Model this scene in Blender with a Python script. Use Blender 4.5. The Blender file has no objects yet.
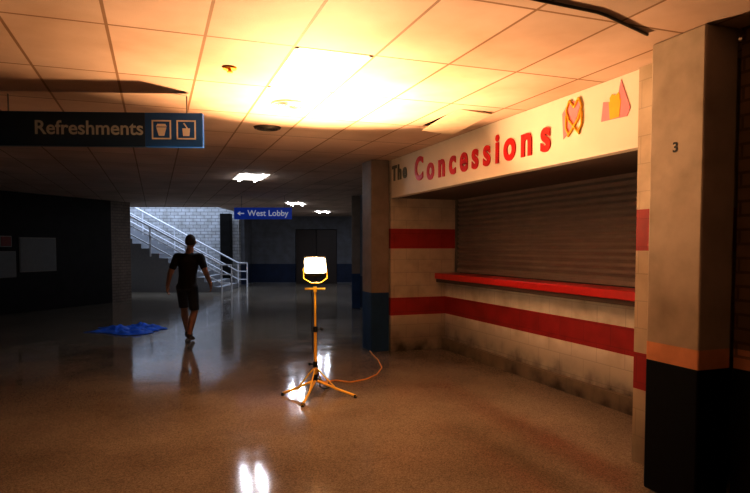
import bpy, bmesh, math, random
from mathutils import Vector, Matrix
random.seed(4)
TH = math.radians(-20.1)
scene = bpy.context.scene
col = scene.collection
R = math.radians

def W(s, d, z=0.0):
    c, n = math.cos(TH), math.sin(TH)
    return Vector((c*s - n*d, n*s + c*d, z))

# ---------------------------------------------------------------- materials
def nt(name):
    m = bpy.data.materials.new(name); m.use_nodes = True
    t = m.node_tree; b = t.nodes['Principled BSDF']
    return m, t, b

def mat(name, c, rough=0.6, metal=0.0, var=0.15, scale=12.0, bump=0.0, emit=None, es=0.0, spec=0.5):
    m, t, b = nt(name)
    b.inputs['Roughness'].default_value = rough
    b.inputs['Metallic'].default_value = metal
    b.inputs['Specular IOR Level'].default_value = spec
    tc = t.nodes.new('ShaderNodeTexCoord')
    no = t.nodes.new('ShaderNodeTexNoise'); no.inputs['Scale'].default_value = scale
    no.inputs['Detail'].default_value = 5
    t.links.new(tc.outputs['Object'], no.inputs['Vector'])
    mx = t.nodes.new('ShaderNodeMix'); mx.data_type = 'RGBA'
    mx.inputs['A'].default_value = (*[v*(1-var) for v in c], 1)
    mx.inputs['B'].default_value = (*[min(1, v*(1+var)) for v in c], 1)
    t.links.new(no.outputs['Fac'], mx.inputs['Factor'])
    t.links.new(mx.outputs['Result'], b.inputs['Base Color'])
    if bump:
        bp = t.nodes.new('ShaderNodeBump'); bp.inputs['Strength'].default_value = bump
        bp.inputs['Distance'].default_value = 0.01
        t.links.new(no.outputs['Fac'], bp.inputs['Height'])
        t.links.new(bp.outputs['Normal'], b.inputs['Normal'])
    if emit:
        b.inputs['Emission Color'].default_value = (*emit, 1)
        b.inputs['Emission Strength'].default_value = es
    return m

def wallmat(name, base, bands=(), axis='Y', bw=0.4, bh=0.2, mortar=0.006, mdark=0.80, grime=0.0, rough=0.55, bump=0.3, spec=0.4):
    """painted masonry: brick joints + horizontal painted bands (z0,z1,colour) + dirt near the floor"""
    m, t, b = nt(name)
    N, L = t.nodes.new, t.links.new
    b.inputs['Roughness'].default_value = rough
    b.inputs['Specular IOR Level'].default_value = spec
    tc = N('ShaderNodeTexCoord'); sp = N('ShaderNodeSeparateXYZ'); L(tc.outputs['Object'], sp.inputs[0])
    cb = N('ShaderNodeCombineXYZ')
    if axis == 'XY':
        ad = N('ShaderNodeMath'); ad.operation = 'ADD'
        L(sp.outputs['X'], ad.inputs[0]); L(sp.outputs['Y'], ad.inputs[1]); L(ad.outputs[0], cb.inputs['X'])
    else:
        L(sp.outputs[axis], cb.inputs['X'])
    L(sp.outputs['Z'], cb.inputs['Y'])
    cur = None
    rgb = N('ShaderNodeRGB'); rgb.outputs[0].default_value = (*base, 1); cur = rgb.outputs[0]
    for z0, z1, c in bands:
        a = N('ShaderNodeMath'); a.operation = 'GREATER_THAN'; L(sp.outputs['Z'], a.inputs[0]); a.inputs[1].default_value = z0
        e = N('ShaderNodeMath'); e.operation = 'LESS_THAN'; L(sp.outputs['Z'], e.inputs[0]); e.inputs[1].default_value = z1
        k = N('ShaderNodeMath'); k.operation = 'MULTIPLY'; L(a.outputs[0], k.inputs[0]); L(e.outputs[0], k.inputs[1])
        mx = N('ShaderNodeMix'); mx.data_type = 'RGBA'; L(k.outputs[0], mx.inputs['Factor']); L(cur, mx.inputs['A'])
        mx.inputs['B'].default_value = (*c, 1); cur = mx.outputs['Result']
    br = N('ShaderNodeTexBrick'); L(cb.outputs[0], br.inputs['Vector'])
    br.inputs['Scale'].default_value = 1; br.inputs['Brick Width'].default_value = bw; br.inputs['Row Height'].default_value = bh
    br.inputs['Mortar Size'].default_value = mortar; br.inputs['Mortar Smooth'].default_value = 0.3
    br.inputs['Color1'].default_value = (1, 1, 1, 1); br.inputs['Color2'].default_value = (0.94, 0.94, 0.94, 1)
    br.inputs['Mortar'].default_value = (mdark, mdark, mdark, 1)
    mu = N('ShaderNodeMix'); mu.data_type = 'RGBA'; mu.blend_type = 'MULTIPLY'; mu.inputs['Factor'].default_value = 1
    L(cur, mu.inputs['A']); L(br.outputs['Color'], mu.inputs['B']); cur = mu.outputs['Result']
    no = N('ShaderNodeTexNoise'); no.inputs['Scale'].default_value = 3.5; no.inputs['Detail'].default_value = 8; L(tc.outputs['Object'], no.inputs['Vector'])
    rp = N('ShaderNodeValToRGB'); rp.color_ramp.elements[0].position = 0.3; rp.color_ramp.elements[0].color = (0.72, 0.7, 0.66, 1)
    rp.color_ramp.elements[1].position = 0.62; L(no.outputs['Fac'], rp.inputs['Fac'])
    m2 = N('ShaderNodeMix'); m2.data_type = 'RGBA'; m2.blend_type = 'MULTIPLY'; m2.inputs['Factor'].default_value = 1
    L(cur, m2.inputs['A']); L(rp.outputs['Color'], m2.inputs['B']); cur = m2.outputs['Result']
    if grime:
        mr = N('ShaderNodeMapRange'); L(sp.outputs['Z'], mr.inputs['Value']); mr.inputs['From Min'].default_value = 0.0
        mr.inputs['From Max'].default_value = 0.55; mr.inputs['To Min'].default_value = 1; mr.inputs['To Max'].default_value = 0
        ml = N('ShaderNodeMath'); ml.operation = 'MULTIPLY_ADD'; L(no.outputs['Fac'], ml.inputs[0]); ml.inputs[1].default_value = 2.2; ml.inputs[2].default_value = -0.4
        k = N('ShaderNodeMath'); k.operation = 'MULTIPLY'; k.use_clamp = True; L(mr.outputs[0], k.inputs[0]); L(ml.outputs[0], k.inputs[1])
        k2 = N('ShaderNodeMath'); k2.operation = 'MULTIPLY'; k2.inputs[1].default_value = grime; k2.use_clamp = True; L(k.outputs[0], k2.inputs[0])
        m3 = N('ShaderNodeMix'); m3.data_type = 'RGBA'; L(k2.outputs[0], m3.inputs['Factor']); L(cur, m3.inputs['A'])
        m3.inputs['B'].default_value = (0.05, 0.035, 0.02, 1); cur = m3.outputs['Result']
    L(cur, b.inputs['Base Color'])
    bp = N('ShaderNodeBump'); bp.inputs['Strength'].default_value = bump; bp.inputs['Distance'].default_value = 0.01
    L(br.outputs['Fac'], bp.inputs['Height']); bp.invert = True
    L(bp.outputs['Normal'], b.inputs['Normal'])
    return m

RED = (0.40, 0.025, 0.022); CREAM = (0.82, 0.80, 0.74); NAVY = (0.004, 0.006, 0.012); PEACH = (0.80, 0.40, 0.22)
bandsC = [(1.57, 1.87, RED), (0.55, 0.82, RED)]
M_block_y = wallmat('painted_block_long', CREAM, bandsC, 'Y', grime=1.3)
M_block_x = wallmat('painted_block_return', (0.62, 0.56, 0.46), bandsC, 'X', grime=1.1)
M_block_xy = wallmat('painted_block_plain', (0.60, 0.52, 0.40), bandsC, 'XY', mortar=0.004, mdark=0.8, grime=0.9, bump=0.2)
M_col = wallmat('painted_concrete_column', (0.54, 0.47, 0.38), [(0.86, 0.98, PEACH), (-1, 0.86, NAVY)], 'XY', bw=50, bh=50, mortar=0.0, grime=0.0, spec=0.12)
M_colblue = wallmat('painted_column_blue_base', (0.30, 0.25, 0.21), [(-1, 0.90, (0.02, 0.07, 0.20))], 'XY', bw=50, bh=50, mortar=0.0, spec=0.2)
M_whitebrick = wallmat('white_brick', (0.60, 0.61, 0.63), [], 'X', bw=0.3, bh=0.13, mortar=0.014, mdark=0.5)
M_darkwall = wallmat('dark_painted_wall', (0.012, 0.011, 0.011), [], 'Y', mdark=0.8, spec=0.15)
M_jamb = wallmat('brown_brick', (0.26, 0.20, 0.16), [], 'XY', bw=0.22, bh=0.085, mortar=0.01, mdark=0.5)
M_farwall = wallmat('far_painted_wall', (0.19, 0.20, 0.23), [(0.05, 0.85, (0.012, 0.03, 0.09))], 'X', mortar=0.004, mdark=0.8)
M_nearwall = wallmat('brown_brick_wall', (0.26, 0.15, 0.09), [(0.86, 0.98, PEACH), (-1, 0.86, (0.01, 0.012, 0.02))], 'Y', bw=0.22, bh=0.085, mortar=0.01, mdark=0.5)
M_fascia = mat('fascia_paint', (0.80, 0.76, 0.67), 0.5, var=0.08, scale=3)
M_soffit = mat('soffit_paint', (0.10, 0.07, 0.05), 0.7)
M_redletter = mat('red_letter_paint', (0.58, 0.015, 0.012), 0.4, var=0.1)
M_darkletter = mat('grey_letter_paint', (0.16, 0.17, 0.12), 0.5, var=0.1)
M_counter = mat('red_laminate', (0.60, 0.03, 0.022), 0.35, var=0.15)
M_shutter = mat('shutter_steel', (0.30, 0.26, 0.23), 0.36, 0.35, var=0.2, scale=4)
M_rail = mat('painted_rail', (0.75, 0.76, 0.8), 0.35)
M_step = mat('concrete_step', (0.30, 0.31, 0.33), 0.7)
M_black = mat('black_plastic', (0.012, 0.012, 0.012), 0.45)
M_yellow = mat('yellow_enamel', (0.90, 0.60, 0.06), 0.35, var=0.1)
M_cord = mat('orange_cord', (0.85, 0.42, 0.09), 0.5)
M_navy = mat('dark_navy_sign_face', (0.006, 0.035, 0.10), 0.4, var=0.1)
M_bluepanel = mat('blue_sign_panel', (0.01, 0.11, 0.46), 0.4, var=0.1)
M_bluesign = mat('blue_sign_face_glow', (0.01, 0.10, 0.80), 0.4, var=0.1, emit=(0.01, 0.06, 0.5), es=0.25)  # faint emission added to make the blue sign face brighter
M_white = mat('white_sign_vinyl', (0.75, 0.78, 0.80), 0.5, var=0.05)
M_whiteglow = mat('white_glow_vinyl', (0.75, 0.75, 0.75), 0.5, var=0.05, emit=(0.8, 0.85, 1), es=0.3)  # white letters with a slight added glow so they stand out
M_greytext = mat('grey_sign_vinyl', (0.50, 0.60, 0.68), 0.5, var=0.1)  # lettering in a duller blue-grey than the pictograms
M_metal = mat('dull_metal', (0.25, 0.24, 0.22), 0.45, 0.8)
M_pink = mat('pink_paint', (0.80, 0.30, 0.36), 0.5)
M_gold = mat('mustard_paint', (0.85, 0.50, 0.03), 0.5)
M_blackpaint = mat('black_paint', (0.02, 0.02, 0.02), 0.5)
M_tarp = mat('blue_tarpaulin', (0.02, 0.16, 0.9), 0.35, var=0.3, bump=0.2)
M_skin = mat('skin', (0.40, 0.22, 0.15), 0.55, var=0.08)
M_shirt = mat('black_cotton', (0.008, 0.008, 0.010), 0.9, var=0.3, scale=30, bump=0.2)
M_shorts = mat('dark_grey_cotton', (0.022, 0.026, 0.040), 0.9, var=0.3, scale=30, bump=0.2)
M_hair = mat('short_brown_hair', (0.035, 0.022, 0.015), 0.8, var=0.4, scale=60, bump=0.4)
M_shoe = mat('brown_leather', (0.08, 0.045, 0.03), 0.6)
M_glow = mat('halogen_glass', (1, 0.9, 0.7), 0.3, emit=(1, 0.82, 0.5), es=28)
M_panel = mat('acrylic_panel_glow', (0.95, 0.92, 0.85), 0.3, emit=(1, 0.85, 0.55), es=1.8)  # unlit fixture; work-lamp light on the panel put in as emission
M_tube = mat('fluorescent_tube', (1, 1, 1), 0.3, emit=(0.95, 0.95, 1.0), es=34)
M_troffer = mat('troffer_white', (0.8, 0.8, 0.78), 0.5, emit=(1.0, 0.95, 0.88), es=1.3)
M_tileframe = mat('white_trim', (0.75, 0.7, 0.6), 0.5)
M_notice = mat('paper_notice', (0.15, 0.17, 0.18), 0.6)
M_noticered = mat('red_notice', (0.20, 0.03, 0.025), 0.6)
M_door = mat('brown_door', (0.05, 0.032, 0.025), 0.5)
M_vent = mat('dark_vent', (0.06, 0.045, 0.03), 0.5)

# ceiling tiles
def ceilmat():
    m, t, b = nt('ceiling_tiles'); N, L = t.nodes.new, t.links.new
    b.inputs['Roughness'].default_value = 0.7
    tc = N('ShaderNodeTexCoord'); mp = N('ShaderNodeMapping'); L(tc.outputs['Object'], mp.inputs['Vector'])
    mp.inputs['Location'].default_value = (-0.87, -3.9, 0)
    br = N('ShaderNodeTexBrick'); L(mp.outputs[0], br.inputs['Vector'])
    br.offset = 0.0; br.inputs['Scale'].default_value = 1; br.inputs['Brick Width'].default_value = 0.56; br.inputs['Row Height'].default_value = 1.05
    br.inputs['Mortar Size'].default_value = 0.010; br.inputs['Mortar Smooth'].default_value = 0.1
    br.inputs['Color1'].default_value = (0.70, 0.54, 0.44, 1); br.inputs['Color2'].default_value = (0.58, 0.45, 0.36, 1)
    br.inputs['Mortar'].default_value = (0.30, 0.18, 0.09, 1)
    no = N('ShaderNodeTexNoise'); no.inputs['Scale'].default_value = 1.3; no.inputs['Detail'].default_value = 6; L(tc.outputs['Object'], no.inputs['Vector'])
    rp = N('ShaderNodeValToRGB'); rp.color_ramp.elements[0].position = 0.3; rp.color_ramp.elements[0].color = (0.78, 0.72, 0.64, 1)
    rp.color_ramp.elements[1].position = 0.6; L(no.outputs['Fac'], rp.inputs['Fac'])
    mu = N('ShaderNodeMix'); mu.data_type = 'RGBA'; mu.blend_type = 'MULTIPLY'; mu.inputs['Factor'].default_value = 1
    L(br.outputs['Color'], mu.inputs['A']); L(rp.outputs['Color'], mu.inputs['B']); L(mu.outputs['Result'], b.inputs['Base Color'])
    n2 = N('ShaderNodeTexNoise'); n2.inputs['Scale'].default_value = 90; L(tc.outputs['Object'], n2.inputs['Vector'])
    bp = N('ShaderNodeBump'); bp.inputs['Strength'].default_value = 0.25; bp.inputs['Distance'].default_value = 0.004
    L(n2.outputs['Fac'], bp.inputs['Height']); L(bp.outputs['Normal'], b.inputs['Normal'])
    return m
M_ceil = ceilmat()

def floormat():
    m, t, b = nt('polished_terrazzo'); N, L = t.nodes.new, t.links.new
    tc = N('ShaderNodeTexCoord')
    v = N('ShaderNodeTexVoronoi'); v.inputs['Scale'].default_value = 130; L(tc.outputs['Object'], v.inputs['Vector'])
    rp = N('ShaderNodeValToRGB'); e = rp.color_ramp.elements
    e[0].position = 0.0; e[0].color = (0.19, 0.158, 0.12, 1); e[1].position = 1.0; e[1].color = (0.36, 0.32, 0.255, 1)
    x = e.new(0.5); x.color = (0.275, 0.236, 0.184, 1)
    sp = N('ShaderNodeSeparateColor'); L(v.outputs['Color'], sp.inputs[0]); L(sp.outputs[0], rp.inputs['Fac'])
    no = N('ShaderNodeTexNoise'); no.inputs['Scale'].default_value = 0.9; no.inputs['Detail'].default_value = 7; L(tc.outputs['Object'], no.inputs['Vector'])
    r2 = N('ShaderNodeValToRGB'); r2.color_ramp.elements[0].position = 0.3; r2.color_ramp.elements[0].color = (0.7, 0.66, 0.6, 1); r2.color_ramp.elements[1].position = 0.65
    L(no.outputs['Fac'], r2.inputs['Fac'])
    mu = N('ShaderNodeMix'); mu.data_type = 'RGBA'; mu.blend_type = 'MULTIPLY'; mu.inputs['Factor'].default_value = 1
    L(rp.outputs['Color'], mu.inputs['A']); L(r2.outputs['Color'], mu.inputs['B'])
    L(mu.outputs['Result'], b.inputs['Base Color'])
    n3 = N('ShaderNodeTexNoise'); n3.inputs['Scale'].default_value = 2.2; n3.inputs['Detail'].default_value = 8; L(tc.outputs['Object'], n3.inputs['Vector'])
    mr = N('ShaderNodeMapRange'); L(n3.outputs['Fac'], mr.inputs['Value']); mr.inputs['From Min'].default_value = 0.35; mr.inputs['From Max'].default_value = 0.65
    mr.inputs['To Min'].default_value = 0.07; mr.inputs['To Max'].default_value = 0.13
    L(mr.outputs[0], b.inputs['Roughness'])
    b.inputs['Specular IOR Level'].default_value = 0.55
    n4 = N('ShaderNodeTexNoise'); n4.inputs['Scale'].default_value = 5; n4.inputs['Detail'].default_value = 1; L(tc.outputs['Object'], n4.inputs['Vector'])
    bp = N('ShaderNodeBump'); bp.inputs['Strength'].default_value = 0.02; bp.inputs['Distance'].default_value = 0.02
    L(n4.outputs['Fac'], bp.inputs['Height']); L(bp.outputs['Normal'], b.inputs['Normal'])
    return m
M_floor = floormat()

# ---------------------------------------------------------------- mesh helpers
def link(ob, parent=None):
    col.objects.link(ob)
    if parent is not None:
        ob.parent = parent
    return ob

def meta(ob, label=None, cat=None, kind=None, group=None):
    if label: ob['label'] = label
    if cat: ob['category'] = cat
    if kind: ob['kind'] = kind
    if group: ob['group'] = group
    return ob

def empty(name, loc, rz, label, cat, group=None):
    e = bpy.data.objects.new(name, None); e.location = loc; e.rotation_euler = (0, 0, rz)
    e.empty_display_size = 0.1
    col.objects.link(e); return meta(e, label, cat, None, group)

class B:
    def __init__(s): s.bm = bmesh.new()
    def box(s, x0, x1, y0, y1, z0, z1, bev=0.0, mx=None):
        g = bmesh.ops.create_cube(s.bm, size=1)
        vs = g['verts']
        for v in vs:
            v.co = Vector(((x0+x1)/2 + v.co.x*(x1-x0), (y0+y1)/2 + v.co.y*(y1-y0), (z0+z1)/2 + v.co.z*(z1-z0)))
        if bev:
            es = list({e for v in vs for e in v.link_edges})
            r = bmesh.ops.bevel(s.bm, geom=es, offset=bev, segments=2, affect='EDGES', profile=0.5)
            vs = list({v for f in r['faces'] for v in f.verts} | {v for v in vs if v.is_valid})
        if mx is not None:
            for v in vs: v.co = mx @ v.co
        return s
    def cyl(s, p0, p1, r0, r1=None, seg=16):
        p0, p1 = Vector(p0), Vector(p1); r1 = r0 if r1 is None else r1
        dv = p1-p0
        g = bmesh.ops.create_cone(s.bm, cap_ends=True, segments=seg, radius1=r0, radius2=r1, depth=dv.length)
        q = dv.to_track_quat('Z', 'Y').to_matrix().to_4x4()
        for v in g['verts']: v.co = (p0+p1)/2 + (q @ v.co)
        return s
    def sph(s, c, r, seg=16):
        g = bmesh.ops.create_uvsphere(s.bm, u_segments=seg, v_segments=max(6, seg//2), radius=1)
        r = r if hasattr(r, '__len__') else (r, r, r)
        for v in g['verts']: v.co = Vector(c) + Vector((v.co.x*r[0], v.co.y*r[1], v.co.z*r[2]))
        return s
    def cap(s, c0, r0, c1, r1):
        """convex hull of two ellipsoids"""
        b = bmesh.new()
        for c, r in ((c0, r0), (c1, r1)):
            r = r if hasattr(r, '__len__') else (r, r, r)
            g = bmesh.ops.create_icosphere(b, subdivisions=2, radius=1)
            for v in g['verts']: v.co = Vector(c) + Vector((v.co.x*r[0], v.co.y*r[1], v.co.z*r[2]))
        h = bmesh.ops.convex_hull(b, input=b.verts)
        dl = [v for v in b.verts if not v.link_faces]
        bmesh.ops.delete(b, geom=dl, context='VERTS')
        inner = [e for e in h['geom_interior'] if isinstance(e, bmesh.types.BMVert) and e.is_valid]
        if inner: bmesh.ops.delete(b, geom=inner, context='VERTS')
        me = bpy.data.meshes.new('t'); b.to_mesh(me); b.free(); s.bm.from_mesh(me); bpy.data.meshes.remove(me)
        return s
    def poly(s, pts, y0, y1):
        """2D polygon in XZ extruded y0..y1"""
        n = len(pts)
        a = [s.bm.verts.new((p[0], y0, p[1])) for p in pts]; c = [s.bm.verts.new((p[0], y1, p[1])) for p in pts]
        s.bm.faces.new(a); s.bm.faces.new(c[::-1])
        for i in range(n): s.bm.faces.new((a[i], c[i], c[(i+1) % n], a[(i+1) % n]))
        return s
    def prism(s, pts, z0, z1):
        n = len(pts)
        a = [s.bm.verts.new((p[0], p[1], z0)) for p in pts]; c = [s.bm.verts.new((p[0], p[1], z1)) for p in pts]
        s.bm.faces.new(a[::-1]); s.bm.faces.new(c)
        for i in range(n): s.bm.faces.new((a[i], a[(i+1) % n], c[(i+1) % n], c[i]))
        return s
    def ob(s, name, m, parent=None, loc=(0, 0, 0), rot=(0, 0, 0), smooth=False):
        bmesh.ops.recalc_face_normals(s.bm, faces=s.bm.faces)
        me = bpy.data.meshes.new(name); s.bm.to_mesh(me); s.bm.free()
        me.materials.append(m)
        if smooth:
            for p in me.polygons: p.use_smooth = True
        o = bpy.data.objects.new(name, me); o.location = loc; o.rotation_euler = rot
        return link(o, parent)

def bake(o):
    dg = bpy.context.evaluated_depsgraph_get(); dg.update()
    me = bpy.data.meshes.new_from_object(o.evaluated_get(dg), depsgraph=dg)
    return me

def tube(name, paths, r, m, parent=None, loc=(0, 0, 0), rot=(0, 0, 0), smooth_path=False, cyclic=False, res=3):
    cu = bpy.data.curves.new(name, 'CURVE'); cu.dimensions = '3D'; cu.bevel_depth = r; cu.bevel_resolution = res; cu.use_fill_caps = True
    for pts in paths:
        if smooth_path:
            sp = cu.splines.new('NURBS'); sp.order_u = min(4, len(pts)); sp.use_endpoint_u = not cyclic; sp.resolution_u = 6
        else:
            sp = cu.splines.new('POLY')
        sp.points.add(len(pts)-1); sp.use_cyclic_u = cyclic
        for i, p in enumerate(pts): sp.points[i].co = (*p, 1)
    o = bpy.data.objects.new(name, cu); col.objects.link(o)
    me = bake(o); bpy.data.objects.remove(o); me.materials.clear(); me.materials.append(m); me.name = name
    for p in me.polygons: p.use_smooth = True
    o = bpy.data.objects.new(name, me); o.location = loc; o.rotation_euler = rot
    return link(o, parent)

def text(name, s, size, m, parent, loc, rot, ext=0.004, off=0.0, align='CENTER', sx=1.0):
    cu = bpy.data.curves.new(name, 'FONT'); cu.body = s; cu.size = size; cu.extrude = ext; cu.offset = off
    cu.align_x = align; cu.align_y = 'CENTER' ; cu.resolution_u = 6
    o = bpy.data.objects.new(name, cu); col.objects.link(o)
    me = bake(o); bpy.data.objects.remove(o); me.materials.clear(); me.materials.append(m); me.name = name
    o = bpy.data.objects.new(name, me); o.location = loc; o.rotation_euler = rot; o.scale = (sx, 1, 1)
    return link(o, parent)

def remesh(o, vox, smooth=3):
    md = o.modifiers.new('r', 'REMESH'); md.mode = 'VOXEL'; md.voxel_size = vox
    sm = o.modifiers.new('s', 'SMOOTH'); sm.iterations = smooth; sm.factor = 0.5
    me = bake(o); o.modifiers.clear(); mt = o.data.materials[0]; o.data = me
    if not me.materials: me.materials.append(mt)
    for p in me.polygons: p.use_smooth = True
    return o

def cut(o, co, no):
    bm = bmesh.new(); bm.from_mesh(o.data)
    r = bmesh.ops.bisect_plane(bm, geom=bm.verts[:]+bm.edges[:]+bm.faces[:], plane_co=co, plane_no=no, clear_outer=True)
    bm.to_mesh(o.data); bm.free()

ROTL = (0, 0, TH)
CZ = 2.9
# ---------------------------------------------------------------- structure
b = B(); b.prism([W(-15, -4)[:2], W(9, -4)[:2], W(9, 27)[:2], W(-15, 27)[:2]], -0.1, 0)
meta(b.ob('floor', M_floor), 'polished tan terrazzo concourse floor', kind='structure')

# ceiling with one open bay
bm = bmesh.new()
for pts in ([(-12.5, 20), (-15, 20), (-15, -4), (9, -4), (9, 20), (-5.2, 20)], [(-5.2, 20), (9, 20), (9, 27), (-5.2, 27)]):
    bm.faces.new([bm.verts.new(W(p[0], p[1], CZ)) for p in pts])
hx0, hx1, hy0, hy1 = 2.72, 3.08, 5.12, 5.95
for co, no in (((hx0, 0, 0), (1, 0, 0)), ((hx1, 0, 0), (1, 0, 0)), ((0, hy0, 0), (0, 1, 0)), ((0, hy1, 0), (0, 1, 0))):
    bmesh.ops.bisect_plane(bm, geom=bm.verts[:]+bm.edges[:]+bm.faces[:], plane_co=co, plane_no=no)
kill = []
for f in bm.faces:
    c = f.calc_center_median()
    if hx0 < c.x < hx1 and hy0 < c.y < hy1: kill.append(f)
bmesh.ops.delete(bm, geom=kill, context='FACES')
r = bmesh.ops.extrude_face_region(bm, geom=bm.faces[:])
for v in [e for e in r['geom'] if isinstance(e, bmesh.types.BMVert)]: v.co.z += 0.03
bmesh.ops.recalc_face_normals(bm, faces=bm.faces)
me = bpy.data.meshes.new('ceiling'); bm.to_mesh(me); bm.free(); me.materials.append(M_ceil)
meta(link(bpy.data.objects.new('ceiling', me)), 'suspended ceiling of stained acoustic tiles in a grid', kind='structure')

def sbox(name, m, label, *a, rot=(0, 0, 0)):
    b = B(); b.box(*a); o = b.ob(name, m, rot=rot); return meta(o, label, kind='structure')

sbox('wall_concession', M_block_y, 'cream painted block wall with red stripe below the counter', 4.27, 4.52, 3.5, 8.45, 0, 1.10)
sbox('wall_concession_rear', M_soffit, 'dark wall behind the roll-up shutter', 4.52, 4.7, 3.5, 8.45, 0, CZ)
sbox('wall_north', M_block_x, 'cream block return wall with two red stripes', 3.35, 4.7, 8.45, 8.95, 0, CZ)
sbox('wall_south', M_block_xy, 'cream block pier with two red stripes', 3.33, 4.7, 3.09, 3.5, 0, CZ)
sbox('baseboard_concession', wallmat('grimy_block_course', (0.40, 0.34, 0.25), [], 'Y', grime=1.0), 'grimy block base course', 4.21, 4.27, 3.5, 8.45, 0, 0.16)
sbox('trim_1', M_soffit, 'dark soffit above the serving opening', 3.45, 4.52, 3.5, 8.45, 2.33, 2.40)
sbox('wall_east', M_nearwall, 'brown brick wall beside the column', 3.30, 3.7, -3.5, 2.66, 0, CZ)
sbox('wall_east_far', M_farwall, 'painted wall beyond the concession stand', 4.9, 5.2, 8.97, 14.5, 0, CZ)
# far end walls (hall turns, aligned with its own axis)
sbox('wall_far', M_farwall, 'grey painted far wall with blue dado', -5.5, -3.45, 26, 26.3, 0, CZ, rot=ROTL)
sbox('wall_far_side', M_farwall, 'grey painted far wall with blue dado', -1.65, 6, 26, 26.3, 0, CZ, rot=ROTL)
sbox('wall_far_header', M_farwall, 'wall above the double doors', -3.45, -1.65, 26, 26.3, 2.35, CZ, rot=ROTL)
# left dark wall
p0, p1 = Vector((-8.69, 13.9)), Vector((-7.24, 17.8)); dr = (p1-p0).normalized(); pr = Vector((-dr.y, dr.x))
def lbox(name, m, label, a, c, th, z0, z1):
    b = B(); q = [a, c, c+pr*th, a+pr*th]; b.prism([tuple(x) for x in q], z0, z1); return meta(b.ob(name, m, rot=ROTL), label, kind='structure')
pj = p1 - dr*0.75
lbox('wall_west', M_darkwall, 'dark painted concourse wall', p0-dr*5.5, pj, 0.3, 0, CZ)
lbox('wall_west_end', M_jamb, 'brown brick wall end beside the stairwell', pj, p1, 0.3, 0, CZ)
# stairwell
sbox('wall_stairwell_rear', M_whitebrick, 'white glazed brick stairwell wall', -13, -5.5, 24.3, 24.6, 0, 6.2, rot=ROTL)
sbox('wall_stairwell_header', M_darkwall, 'wall above the stairwell opening', -13, -5.2, 19.7, 20.0, 2.95, 6.2, rot=ROTL)
sbox('wall_stairwell_side', M_whitebrick, 'stairwell side wall above the ceiling', -5.4, -5.2, 20.0, 24.3, 2.95, 6.2, rot=ROTL)
sbox('wall_stairwell_end', M_whitebrick, 'stairwell end wall', -13.3, -13, 18, 24.6, 0, 6.2, rot=ROTL)
sbox('wall_stairwell_return', M_farwall, 'short wall return beside the stairs', -5.5, -5.35, 24.6, 26.3, 0, CZ, rot=ROTL)

# double doors at the far end
for i, (a, c) in enumerate(((-3.43, -2.56), (-2.54, -1.67))):
    b = B(); b.box(a, c, 26.08, 26.14, 0, 2.33, 0.01)
    b.box(a+0.15, c-0.15, 26.06, 26.08, 1.1, 2.05, 0.004); b.box(a+0.15, c-0.15, 26.06, 26.08, 0.2, 0.9, 0.004)
    meta(b.ob('door_%d' % (i+1), M_door, rot=ROTL), 'dark brown door leaf with recessed panels', kind='structure')

# ---------------------------------------------------------------- columns
def column(x0, x1, y0, y1, m, label, rz=0.0, num=None):
    o = empty('column', ((x0+x1)/2, (y0+y1)/2, 0), rz, label, 'column')
    w, h = (x1-x0)/2, (y1-y0)/2
    B().box(-w, w, -h, h, 0, CZ, 0.012).ob('column_shaft', m, o)
    return o
c1 = column(3.03, 3.29, 2.67, 3.08, M_col, 'beige column with peach stripe, black base and painted number 3')
text('painted_number', '3', 0.085, M_blackpaint, c1, (-0.1315, -0.0, 2.21), (R(90), 0, R(-90)), 0.0015, 0.002)
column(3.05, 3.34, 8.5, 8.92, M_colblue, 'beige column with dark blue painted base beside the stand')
p = W(-0.45, 15.6); column(p.x-0.15, p.x+0.15, p.y-0.15, p.y+0.15, M_colblue, 'distant beige column with blue base', TH)
p = W(-5.93, 23.97); column(p.x-0.2, p.x+0.2, p.y-0.2, p.y+0.2, M_darkwall, 'dark column at the foot of the stairs', TH)

# ---------------------------------------------------------------- concession stand sign
sg = empty('concession_sign', (3.40, 5.97, 2.33), 0, 'cream fascia board with red raised letters above the counter', 'sign')
B().box(-0.05, 0.05, -2.47, 2.47, 0, CZ-2.33-0.002, 0.004).ob('sign_board', M_fascia, sg)
def fx(y): return y-5.97
word = 'Concessions'
ys = [7.42, 7.06, 6.74, 6.45, 6.17, 5.91, 5.66, 5.45, 5.22, 4.93, 4.63]
for ch, y in zip(word, ys):
    big = ch == 'C'
    o = text('letter', ch, 0.42 if big else 0.42, M_redletter, sg, (-0.057, fx(y), 0.30 if big else 0.27), (R(90), 0, R(-90)), 0.006, 0.0125, sx=0.92)
    o['label'] = 'red raised letter'
for ch, y in zip('The', (8.30, 8.10, 7.91)):
    o = text('letter', ch, 0.30, M_darkletter, sg, (-0.057, fx(y), 0.34), (R(90), 0, R(-90)), 0.006, 0.009, sx=0.95)
    o['label'] = 'small dull grey raised letter'
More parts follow.
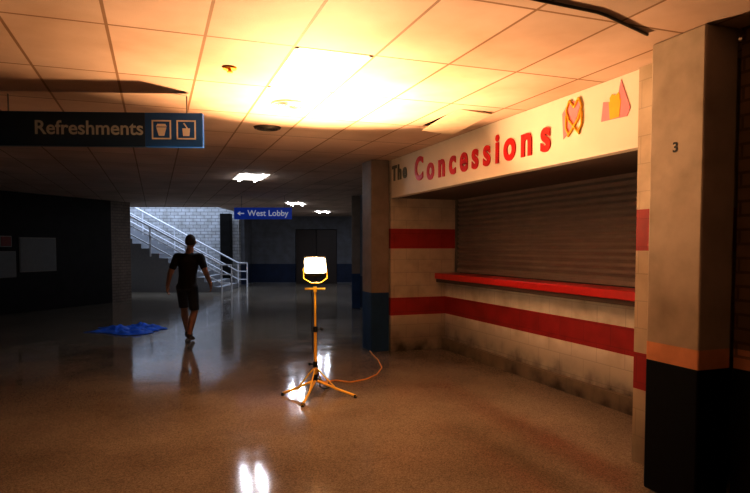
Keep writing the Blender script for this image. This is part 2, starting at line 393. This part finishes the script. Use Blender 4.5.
# pretzel
RT = (0, 0, R(-90))
B().poly([(-0.11, -0.15), (-0.13, 0.07), (-0.04, 0.16), (0.12, 0.13), (0.03, -0.06)], -0.004, 0.0).ob('painted_patch', M_pink, sg, (-0.051, fx(4.27), 0.35), RT)
pz = [(-0.075, -0.13), (-0.02, -0.08), (0.06, 0.0), (0.10, 0.09), (0.06, 0.17), (0.0, 0.10), (-0.06, 0.17), (-0.10, 0.09), (-0.06, 0.0), (0.02, -0.08), (0.075, -0.13)]
tube('painted_pretzel', [[(p[0], -0.006, p[1]) for p in pz], [(-0.06, -0.006, -0.12), (-0.10, -0.006, -0.06), (-0.10, -0.006, 0.05)], [(0.06, -0.006, -0.12), (0.10, -0.006, -0.06), (0.10, -0.006, 0.05)]], 0.011, M_gold, sg, (-0.051, fx(4.24), 0.345), RT, True, False)
B().poly([(-0.15, -0.10), (-0.13, 0.05), (0.02, 0.02), (0.06, 0.18), (0.16, -0.05), (0.13, -0.11)], -0.004, 0.0).ob('painted_patch', M_pink, sg, (-0.051, fx(3.76), 0.36), RT)
B().poly([(-0.05, -0.09), (-0.065, 0.045), (0.065, 0.045), (0.05, -0.09)], -0.007, -0.004).poly([(-0.05, 0.045), (-0.055, 0.075), (-0.03, 0.10), (0.01, 0.08), (0.04, 0.10), (0.055, 0.07), (0.05, 0.045)], -0.007, -0.004).ob('painted_cup', M_gold, sg, (-0.051, fx(3.76), 0.35), RT)

# counter
ct = empty('service_counter', (4.27, 5.975, 1.10), 0, 'long red laminate serving counter on the block wall', 'counter')
B().box(-0.20, 0.17, -2.46, 2.46, 0.0, 0.09, 0.012).ob('counter_top', M_counter, ct)
B().box(-0.17, -0.001, -2.46, 2.46, -0.05, -0.001, 0.004).ob('support_rail', M_soffit, ct)

# shutter
sh = empty('roller_shutter', (4.46, 5.975, 1.20), 0, 'closed brown metal roll-up shutter above the counter', 'shutter')
b = B(); n = 15*6
rows = []
for i in range(n+1):
    z = 0.05 + i*(1.13-0.05)/n; ph = (i % 6)/6*2*math.pi
    x = -0.014*math.cos(ph)
    rows.append((b.bm.verts.new((x, -2.42, z)), b.bm.verts.new((x, 2.42, z)), b.bm.verts.new((x+0.01, -2.42, z)), b.bm.verts.new((x+0.01, 2.42, z))))
for a, c in zip(rows, rows[1:]):
    b.bm.faces.new((a[0], a[1], c[1], c[0])); b.bm.faces.new((a[2], c[2], c[3], a[3]))
    b.bm.faces.new((a[0], c[0], c[2], a[2])); b.bm.faces.new((a[1], a[3], c[3], c[1]))
b.ob('shutter_curtain', M_shutter, sh)
for y in (-2.445, 2.445):
    B().box(-0.035, 0.045, y-0.022, y+0.022, 0, 1.128, 0.004).ob('guide_rail', M_metal, sh)
B().box(-0.025, 0.02, -2.42, 2.42, 0, 0.05, 0.006).ob('bottom_bar', M_shutter, sh)

# ---------------------------------------------------------------- hanging signs
def rods(parent, xs, z0, z1):
    for x in xs:
        B().cyl((x, 0, z0), (x, 0, z1), 0.006).ob('hanger_rod', M_metal, parent)
def cupicon(parent, x, z, sz, kind):
    b = B(); t = sz*0.08; h = sz/2
    for a in ((-h, h, h-t, h), (-h, h, -h, -h+t), (-h, -h+t, -h, h), (h-t, h, -h, h)):
        b.box(x+a[0], x+a[1], -0.034, -0.03, z+a[2], z+a[3])
    if kind == 0:
        b.poly([(x-sz*.14, z-sz*.32), (x-sz*.26, z+sz*.12), (x+sz*.26, z+sz*.12), (x+sz*.14, z-sz*.32)], -0.036, -0.03)
        b.poly([(x-sz*.28, z+sz*.16), (x-sz*.2, z+sz*.3), (x+sz*.2, z+sz*.3), (x+sz*.28, z+sz*.16)], -0.036, -0.03)
    else:
        b.poly([(x-sz*.16, z-sz*.32), (x-sz*.2, z+sz*.08), (x+sz*.2, z+sz*.08), (x+sz*.16, z-sz*.32)], -0.036, -0.03)
        b.poly([(x+sz*.02, z+sz*.08), (x-sz*.16, z+sz*.34), (x-sz*.08, z+sz*.36), (x+sz*.1, z+sz*.08)], -0.036, -0.03)
    b.ob('pictogram', M_white, parent)
p = W(-2.38, 5.22, 2.46)
s1 = empty('hanging_sign', p, R(-17), 'navy hanging sign reading Refreshments with food and drink pictograms', 'sign')
B().box(-0.90, 0.40, -0.03, 0.03, 0, 0.29, 0.004).ob('sign_board', M_navy, s1)
B().box(0.40, 0.89, -0.03, 0.03, 0, 0.29, 0.004).ob('pictogram_board', M_bluepanel, s1)['label'] = 'blue pictogram panel'
rods(s1, (-0.75, 0.75), 0.29, 0.44)
text('sign_lettering', 'Refreshments', 0.165, M_greytext, s1, (-0.07, -0.031, 0.15), (R(90), 0, 0), 0.0015, 0.003, sx=1.0)
cupicon(s1, 0.54, 0.145, 0.165, 0); cupicon(s1, 0.75, 0.145, 0.165, 1)
p = W(-2.88, 15.5, 2.30)
s2 = empty('hanging_sign', p, TH, 'bright blue hanging sign reading West Lobby with an arrow', 'sign')
B().box(-0.74, 0.74, -0.03, 0.03, 0, 0.30, 0.004).ob('sign_board', M_bluesign, s2)
rods(s2, (-0.55, 0.55), 0.30, 0.60)
text('sign_lettering', 'West Lobby', 0.21, M_whiteglow, s2, (0.13, -0.032, 0.15), (R(90), 0, 0), 0.0015, 0.004)
B().poly([(-0.66, 0.15), (-0.58, 0.21), (-0.58, 0.165), (-0.48, 0.165), (-0.48, 0.135), (-0.58, 0.135), (-0.58, 0.09)], -0.034, -0.03).ob('arrow', M_whiteglow, s2)

# ---------------------------------------------------------------- ceiling items
def troffer(x, y, lit, label, sx=0.54, sy=1.03, rz=0.0):
    o = empty('ceiling_light', (x, y, CZ), rz, label, 'ceiling light')
    b = B(); w, h = sx/2, sy/2; f = 0.025
    for a in ((-w, w, h-f, h), (-w, w, -h, -h+f), (-w, -w+f, -h, h), (w-f, w, -h, h)):
        b.box(a[0], a[1], a[2], a[3], -0.0025, 0)
    b.ob('light_frame', M_tileframe, o)
    if lit:
        B().box(-w+f, w-f, -h+f, h-f, -0.004, 0).ob('reflector', M_troffer, o)
        for k in (-0.15, 0.15):
            B().cyl((k, -h+0.04, -0.022), (k, h-0.04, -0.022), 0.019).ob('fluorescent_tube', M_tube, o, smooth=True)
    else:
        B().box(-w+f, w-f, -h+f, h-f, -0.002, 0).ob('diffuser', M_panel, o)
    return o
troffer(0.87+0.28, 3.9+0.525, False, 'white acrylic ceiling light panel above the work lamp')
troffer(1.70, 11.4, True, 'lit fluorescent ceiling light with two tubes', 0.6, 1.1)
p = W(-2.4, 18.2); troffer(p.x, p.y, True, 'lit fluorescent ceiling light with two tubes', 0.6, 1.1, TH)
p = W(-1.95, 22.5); troffer(p.x, p.y, True, 'lit fluorescent ceiling light with two tubes', 0.6, 1.1, TH)
# sprinkler, speakers
o = empty('ceiling_sprinkler', (0.53, 4.52, CZ), 0, 'small brass fire sprinkler in the ceiling', 'ceiling sprinkler')
B().cyl((0, 0, 0), (0, 0, -0.012), 0.05, seg=24).cyl((0, 0, -0.012), (0, 0, -0.03), 0.012).ob('escutcheon', M_gold, o)
B().cyl((0, 0, -0.03), (0, 0, -0.035), 0.022).ob('deflector', M_gold, o)
for (x, y, rr, mm, lb) in ((1.16, 5.46, 0.16, M_tileframe, 'round white ceiling speaker grille'), (1.17, 6.62, 0.15, M_vent, 'round dark ceiling vent')):
    o = empty('ceiling_speaker' if mm is M_tileframe else 'ceiling_vent', (x, y, CZ), 0, lb, 'ceiling speaker' if mm is M_tileframe else 'ceiling vent')
    B().cyl((0, 0, -0.015), (0, 0, 0), rr*0.93, rr, seg=32).ob('rim', mm, o)
    b = B()
    for k in range(1, 5): 
        q = [(rr*0.2*k*math.cos(a), rr*0.2*k*math.sin(a), -0.018) for a in [j*math.pi/12 for j in range(24)]]
        for i in range(24): b.cyl(q[i], q[(i+1) % 24], 0.004, seg=6)
    b.ob('grille', M_metal, o)
# sagging tile
tl = B().box(-0.18, 0.18, -0.41, 0.41, -0.008, 0.008, 0.002).ob('ceiling_tile', mat('ceiling_tile_face', (0.6, 0.5, 0.38), 0.7), None, (2.90, 5.535, CZ-0.032), (R(-4), R(4), 0))
meta(tl, 'displaced sagging acoustic ceiling tile showing a dark gap', 'ceiling tile')
# cable run along the ceiling towards the column
q0 = W(0.35, 2.95, CZ-0.010)
cp = [W(0.35, 2.95), W(0.8, 3.18), W(1.25, 3.38), W(1.66, 3.72)]
cb_ = tube('ceiling_cable', [[(v.x-q0.x, v.y-q0.y, 0) for v in cp]], 0.009, M_vent, None, q0, smooth_path=True)
meta(cb_, 'dark cable clipped along the ceiling towards the column', 'cable')

# ---------------------------------------------------------------- notices
def on_leftwall(px, z, w, h, m, name, label, t=0.03):
    # intersect a bearing with the wall line
    k = (px-375)/600.0
    u = (k*p0.y - p0.x)/(dr.x - k*dr.y)
    q = p0 + dr*u
    n = -pr
    o = empty(name, W(q.x+n.x*0.001, q.y+n.y*0.001, z), TH+math.atan2(dr.y, dr.x), label, 'notice board')
    B().box(-w/2, w/2, -t, 0, -h/2, h/2, 0.004).ob('panel', m, o)
    B().box(-w/2-0.02, w/2+0.02, -t*0.6, 0, -h/2-0.02, h/2+0.02, 0.003).ob('frame', M_metal, o)
    return o
on_leftwall(38, 1.40, 1.0, 0.80, M_notice, 'notice_board', 'pale framed notice board on the dark wall')
on_leftwall(6, 1.18, 0.45, 0.58, M_notice, 'notice_board', 'pale notice board hanging below a small red notice')
on_leftwall(6, 1.72, 0.25, 0.22, M_noticered, 'wall_notice', 'small red notice on the dark wall')

# ---------------------------------------------------------------- stairs
st = empty('staircase', W(-5.4, 22.4, 0), TH, 'concrete staircase rising behind the opening', 'stairs')
b = B(); ns = 18; prof = []
for i in range(ns):
    prof += [(-i*0.315, i*0.17), (-i*0.315, (i+1)*0.17)]
prof += [(-ns*0.315, ns*0.17), (-ns*0.315, 0)]
b.poly(prof, -1.25, 1.25); b.ob('flight', M_step, st)
for i, (dd, lb) in enumerate(((-1.29, 'near'), (1.29, 'far'))):
    o = empty('stair_railing', W(-5.4, 22.4+dd, 0), TH, 'white pipe handrail sloping along the stairs', 'railing', 'white stair railings')
    sl = 0.17/0.315
    L = 5.2
    tube('handrail', [[(0.35, 0, 0.0), (0.35, 0, 0.95), (0, 0, 0.95), (-L, 0, 0.95+L*sl)]], 0.035, M_rail, o)
    for h in (0.62, 0.3):
        tube('lower_rail', [[(0.35, 0, h), (0, 0, h), (-L, 0, h+L*sl)]], 0.025, M_rail, o)
    for k in range(0, 5):
        x = -0.0-k*1.25
        if -x > L: continue
        tube('post', [[(x, 0, max(0, -x*sl-0.1)), (x, 0, 0.95-x*sl)]], 0.028, M_rail, o)

# ---------------------------------------------------------------- work light
lc = W(-0.645, 6.44, 0)
wl = empty('work_light', lc, TH, 'yellow tripod halogen work light switched on', 'work light')
B().cyl((0, 0, 0.16), (0, 0, 0.72), 0.017).cyl((0, 0, 0.70), (0, 0, 1.14), 0.0125).ob('mast', M_yellow, wl, smooth=False)
B().cyl((0, 0, 0.68), (0, 0, 0.74), 0.026).cyl((0.0, 0, 0.71), (0.06, 0, 0.71), 0.008).sph((0.07, 0, 0.71), 0.018).ob('clamp_collar', M_black, wl)
B().cyl((0, 0, 0.15), (0, 0, 0.22), 0.028).ob('leg_hub', M_black, wl)
B().cyl((0, 0, 0.30), (0, 0, 0.36), 0.026).cyl((0, 0, 0.33), (-0.05, 0, 0.33), 0.008).sph((-0.06, 0, 0.33), 0.017).ob('sliding_collar', M_black, wl)
for fx_, fy_ in ((-0.36, -0.06), (0.45, -0.16), (-0.08, -0.52), (0.10, 0.45)):
    v = Vector((fx_, fy_, 0)); L = v.length; u = v/L
    o = tube('leg', [[tuple(u*0.02+Vector((0, 0, 0.15))), tuple(u*L*0.55+Vector((0, 0, 0.075))), tuple(v+Vector((0, 0, 0.02)))]], 0.013, M_yellow, wl)
    tube('leg_brace', [[tuple(u*0.02+Vector((0, 0, 0.28))), tuple(u*L*0.5+Vector((0, 0, 0.085)))]], 0.008, M_yellow, wl)
    B().cyl(tuple(v*0.97+Vector((0, 0, 0.0))), tuple(v*0.97+Vector((0, 0, 0.035))), 0.017).ob('foot', M_black, wl)
B().cyl((-0.11, 0, 1.145), (0.11, 0, 1.145), 0.012).cyl((0, 0, 1.11), (0, 0, 1.17), 0.02).ob('crossbar', M_yellow, wl)
# head, tilted up toward the counter side
PITCH = -38; YAW = 10
hd = bpy.data.objects.new('lamp_head', None); hd.empty_display_size = 0.05; hd.location = (0, 0, 1.37); hd.rotation_euler = (R(PITCH), 0, R(YAW)); link(hd, wl)
b = B()
b.poly([(-0.115, -0.085), (-0.115, 0.085), (0.115, 0.085), (0.115, -0.085)], -0.02, 0.03)
b.poly([(-0.09, -0.06), (-0.09, 0.06), (0.09, 0.06), (0.09, -0.06)], 0.03, 0.09)
for k in range(-4, 5): b.box(k*0.02-0.003, k*0.02+0.003, 0.09, 0.11, -0.055, 0.055)
b.ob('housing', M_black, hd)
B().box(-0.113, 0.113, -0.068, -0.021, -0.090, 0.090, 0.02).ob('glass', M_glow, hd)
tube('bracket', [[(-0.125, 0.01, 0.0), (-0.125, 0.01, -0.13), (-0.05, 0.01, -0.19), (0.05, 0.01, -0.19), (0.125, 0.01, -0.13), (0.125, 0.01, 0)]], 0.008, M_yellow, hd)
b = B()
for k in (-0.04, 0.04): b.cyl((k, -0.071, -0.092), (k, -0.071, 0.092), 0.0010, seg=6)
for k in (-0.092, 0.092): b.cyl((-0.115, -0.071, k), (0.115, -0.071, k), 0.0012, seg=6)
for a in (-0.115, 0.115):
    for c in (-0.092, 0.092): b.cyl((a, -0.071, c), (a, -0.02, c), 0.0015, seg=6)
b.ob('wire_guard', M_metal, hd)
tube('lamp_cord', [[(0.02, 0.11, 1.33), (-0.05, 0.10, 1.15), (-0.035, 0.05, 0.95), (-0.04, 0.03, 0.75), (-0.03, 0.02, 0.5), (0.02, 0.05, 0.3), (0.04, 0.12, 0.05), (0.08, 0.2, 0.012), (0.14, 0.26, 0.012)]], 0.006, M_black, wl, smooth_path=True)

# extension cord on the floor
pxp = [(323, 384), (335, 382), (350, 384), (366, 381), (377, 376), (382, 369), (378, 361), (372, 355), (369, 350.5)]
pts = []
for x, y in pxp:
    d = 960/(y-246.5); pts.append(W((x-375)*d/600, d, 0.009))
o0 = pts[0].copy()
ec = tube('extension_cord', [[tuple(q-o0) for q in pts]], 0.009, M_cord, None, o0, smooth_path=True)
meta(ec, 'orange extension cord snaking over the floor from the work light', 'cord')

# ---------------------------------------------------------------- blue tarp
b = B(); nx, ny = 56, 34
from mathutils import noise
g = []
for j in range(ny+1):
    row = []
    for i in range(nx+1):
        u, v = i/nx*2-1, j/ny*2-1
        a = math.atan2(v, u); rad = 1+0.5*noise.noise(Vector((math.cos(a)*1.9, math.sin(a)*1.9, 3)))
        x, y = u*0.60*rad, v*0.62*rad*(0.75+0.25*math.sin(3*u+1))
        e = max(0, 1-max(abs(u), abs(v))**3)
        z = 0.006+e*(0.14*abs(noise.noise(Vector((x*3.2, y*3.2, 0))))+0.06*abs(noise.noise(Vector((x*9, y*9, 5)))))
        row.append(b.bm.verts.new((x, y, z)))
    g.append(row)
for j in range(ny):
    for i in range(nx): b.bm.faces.new((g[j][i], g[j][i+1], g[j+1][i+1], g[j+1][i]))
o = b.ob('tarpaulin', M_tarp, None, W(-4.72, 11.45, 0), (0, 0, TH))
md = o.modifiers.new('so', 'SOLIDIFY'); md.thickness = 0.004; md.offset = 1
meta(o, 'crumpled blue tarpaulin lying on the floor', 'tarpaulin')

# ---------------------------------------------------------------- person (walking away)
pe = empty('person', W(-3.19, 10.1, 0), TH, 'person in black t-shirt and dark shorts walking away', 'person')
HL, KL, AL = (-0.07, 0.0, 0.92), (-0.11, 0.24, 0.52), (-0.10, 0.38, 0.10)
HR, KR, AR = (0.11, 0.0, 0.92), (0.13, 0.03, 0.50), (0.09, -0.14, 0.12)
SL, EL, WL_ = (-0.15, 0.03, 1.42), (-0.26, 0.0, 1.15), (-0.34, 0.09, 0.93)
SR, ER, WR = (0.24, 0.03, 1.42), (0.35, -0.03, 1.16), (0.38, 0.12, 0.97)
b = B()
b.cap((0.02, 0, 0.94), (0.155, 0.115, 0.10), (0.03, 0.01, 1.12), (0.135, 0.105, 0.10))
b.cap((0.03, 0.01, 1.12), (0.135, 0.105, 0.10), (0.045, 0.03, 1.33), (0.17, 0.115, 0.10))
b.cap((0.045, 0.03, 1.33), (0.17, 0.115, 0.10), (0.045, 0.04, 1.44), (0.13, 0.075, 0.04))
b.cap((0.045, 0.04, 1.42), 0.075, (0.06, 0.07, 1.56), 0.060)
for S, E, Wr in ((SL, EL, WL_), (SR, ER, WR)):
    b.cap(S, 0.062, E, 0.046); b.cap(E, 0.046, Wr, 0.031); b.cap((0.045, 0.035, 1.42), 0.06, S, 0.06)
for H, K, A in ((HL, KL, AL), (HR, KR, AR)):
    b.cap(H, 0.09, K, 0.062)
    mid = Vector(K).lerp(Vector(A), 0.32) + Vector((0, -0.02, 0)); b.cap(K, 0.058, tuple(mid), 0.062); b.cap(tuple(mid), 0.062, A, 0.038)
b.cap(AL, 0.036, (-0.11, 0.52, 0.045), 0.032); b.cap(AR, 0.036, (0.08, 0.0, 0.045), 0.032)
# head with face pointing away from the viewer
hc = Vector((0.065, 0.085, 1.685))
b.sph(hc, (0.082, 0.098, 0.115), 24); b.cap(tuple(hc+Vector((0, 0.02, -0.04))), (0.06, 0.075, 0.06), tuple(hc+Vector((0, 0.055, -0.085))), (0.035, 0.035, 0.025))
b.cap(tuple(hc+Vector((0, 0.09, 0.01))), 0.010, tuple(hc+Vector((0, 0.112, -0.025))), 0.013)
for sx in (-1, 1):
    b.sph(tuple(hc+Vector((sx*0.086, 0.0, -0.01))), (0.012, 0.02, 0.033), 12)
    b.cap(tuple(hc+Vector((sx*0.02, 0.088, 0.022))), 0.011, tuple(hc+Vector((sx*0.045, 0.078, 0.022))), 0.010)
b.cap(tuple(hc+Vector((-0.022, 0.09, -0.058))), 0.009, tuple(hc+Vector((0.022, 0.09, -0.058))), 0.009)
# hands
for Wr, E, sx in ((WL_, EL, -1), (WR, ER, 1)):
    Wr = Vector(Wr); f = (Wr-Vector(E)).normalized(); f = (f*0.5+Vector((0, 0.15, -0.8))).normalized()
    side = Vector((0, 1, 0)); side = (side-f*side.dot(f)).normalized(); inn = f.cross(side)*1.0
    if inn.x*sx > 0: inn = -inn
    pc = Wr+f*0.075
    b.cap(tuple(Wr), 0.027, tuple(pc), (0.02, 0.038, 0.03))
    for k, (o_, ln) in enumerate(((0.030, 0.07), (0.010, 0.08), (-0.010, 0.074), (-0.029, 0.058))):
        a0 = pc+side*o_+f*0.015; a1 = a0+f*ln*0.5+inn*0.008; a2 = a1+f*ln*0.4+inn*0.025
        b.cap(tuple(a0), 0.0095, tuple(a1), 0.0085); b.cap(tuple(a1), 0.0085, tuple(a2), 0.0075)
    t0 = Wr+f*0.03+side*0.022; t1 = t0+side*0.028+f*0.025+inn*0.012; t2 = t1+f*0.03+inn*0.008
    b.cap(tuple(t0), 0.013, tuple(t1), 0.011); b.cap(tuple(t1), 0.011, tuple(t2), 0.009)
body = b.ob('body', M_skin, pe); remesh(body, 0.0065, 4)
# shirt
b = B()
b.cap((0.02, 0, 0.90), (0.165, 0.135, 0.05), (0.03, 0.01, 1.12), (0.148, 0.120, 0.10))
b.cap((0.03, 0.01, 1.12), (0.148, 0.120, 0.10), (0.045, 0.03, 1.33), (0.182, 0.13, 0.10))
b.cap((0.045, 0.03, 1.33), (0.182, 0.13, 0.10), (0.045, 0.04, 1.445), (0.14, 0.085, 0.045))
b.cap((0.045, 0.045, 1.44), (0.10, 0.08, 0.04), (0.05, 0.055, 1.49), (0.07, 0.065, 0.03))
for S, E in ((SL, EL), (SR, ER)):
    b.cap((0.045, 0.035, 1.40), 0.08, S, 0.073); b.cap(S, 0.073, tuple(Vector(S).lerp(Vector(E), 0.62)), 0.062)
shirt = b.ob('t_shirt', M_shirt, pe); remesh(shirt, 0.010, 4)
cut(shirt, (0, 0, 0.90), (0, 0, -1))
# shorts
b = B()
b.cap((0.02, 0, 0.98), (0.145, 0.12, 0.05), (0.02, 0, 0.88), (0.155, 0.13, 0.07))
for H, K in ((HL, KL), (HR, KR)):
    b.cap(H, 0.095, tuple(Vector(H).lerp(Vector(K), 0.95)), 0.083)
shorts = b.ob('shorts', M_shorts, pe); remesh(shorts, 0.008, 3)
cut(shorts, (0, 0, 0.53), (0, 0.12, -1))
# hair
b = B(); b.sph(hc+Vector((0, -0.008, 0.012)), (0.087, 0.10, 0.112), 24)
hair = b.ob('hair', M_hair, pe); remesh(hair, 0.008, 1)
cut(hair, tuple(hc+Vector((0, 0.0, -0.035))), (0, 0.75, -0.66)); cut(hair, tuple(hc+Vector((0, 0.06, 0.03))), (0, 1, -0.4))
# shoes
for A, rx, lift in ((AL, 0, 0.0), (AR, 12, 0.0)):
    b = B()
    b.cap((0, -0.02, 0.055), (0.042, 0.05, 0.05), (0, 0.09, 0.045), (0.048, 0.05, 0.035)); b.cap((0, 0.09, 0.045), (0.048, 0.05, 0.035), (0, 0.175, 0.035), (0.042, 0.045, 0.027))
    b.cap((0, -0.015, 0.06), (0.042, 0.045, 0.04), (0, 0.0, 0.11), (0.043, 0.045, 0.02))
    s_ = b.ob('shoe', M_shoe, pe, (A[0], A[1]-0.005, 0.0), (0, 0, 0)); remesh(s_, 0.007, 2)
    cut(s_, (0, 0, 0.008), (0, 0, -1))
    if rx:
        s_.rotation_euler = (R(-rx), 0, 0); s_.location = (A[0], A[1], 0.043)

# ---------------------------------------------------------------- lights
def area(name, loc, dr_, w, h, pw, c, spread=180):
    l = bpy.data.lights.new(name, 'AREA'); l.shape = 'RECTANGLE'; l.size = w; l.size_y = h; l.energy = pw; l.color = c; l.spread = R(spread)
    o = bpy.data.objects.new(name, l); o.location = loc; o.rotation_euler = Vector(dr_).to_track_quat('-Z', 'Y').to_euler(); col.objects.link(o); return o
hm = Matrix.Rotation(TH, 4, 'Z'); hm.translation = lc
hl = Matrix.Translation((0, 0, 1.37)) @ Matrix.Rotation(R(YAW), 4, 'Z') @ Matrix.Rotation(R(PITCH), 4, 'X')
fm = hm @ hl
fp = fm @ Vector((0, -0.078, 0))
aim = Matrix.Rotation(TH, 3, 'Z') @ Matrix.Rotation(R(16), 3, 'Z') @ Matrix.Rotation(R(-47), 3, 'X')
area('lamp_beam', fp, aim @ Vector((0, -1, 0)), 0.2, 0.13, 215, (1, 0.59, 0.31), 112)
l = bpy.data.lights.new('lamp_spill', 'POINT'); l.energy = 52; l.color = (1, 0.60, 0.32); l.shadow_soft_size = 0.05
o = bpy.data.objects.new('lamp_spill', l); o.location = fm @ Vector((0, -0.135, 0)); col.objects.link(o)
o = area('stairwell_daylight', W(-8.6, 22.2, 6.0), (0, 0, -1), 3.0, 6.5, 520, (0.66, 0.78, 1.0)); o.rotation_euler = (0, 0, TH+R(90))
for p, e, rz in ((Vector((1.70, 11.4, 0)), 10, 0), (W(-2.4, 18.2), 22, TH), (W(-1.95, 22.5), 16, TH)):
    for k in (-0.15, 0.15):
        o = area('troffer_light', (p.x+k*math.cos(rz), p.y+k*math.sin(rz), CZ-0.045), (0, 0, -1), 0.04, 1.0, e, (0.72, 0.80, 1.0)); o.rotation_euler = (0, 0, rz)
w = bpy.data.worlds.new('World'); scene.world = w; w.use_nodes = True
w.node_tree.nodes['Background'].inputs[0].default_value = (0.4, 0.5, 0.8, 1); w.node_tree.nodes['Background'].inputs[1].default_value = 0.002

# ---------------------------------------------------------------- camera
TILT = 2.6
cd = bpy.data.cameras.new('Camera'); cd.lens = 28.8; cd.sensor_width = 36; cd.shift_y = math.tan(R(TILT))*0.8; cd.clip_start = 0.05
cam = bpy.data.objects.new('Camera', cd); cam.location = (0, 0, 1.6); cam.rotation_euler = (R(90-TILT), 0, TH); col.objects.link(cam)
scene.camera = cam
scene.view_settings.view_transform = 'Standard'
scene.view_settings.exposure = 0.0
scene.view_settings.gamma = 0.8
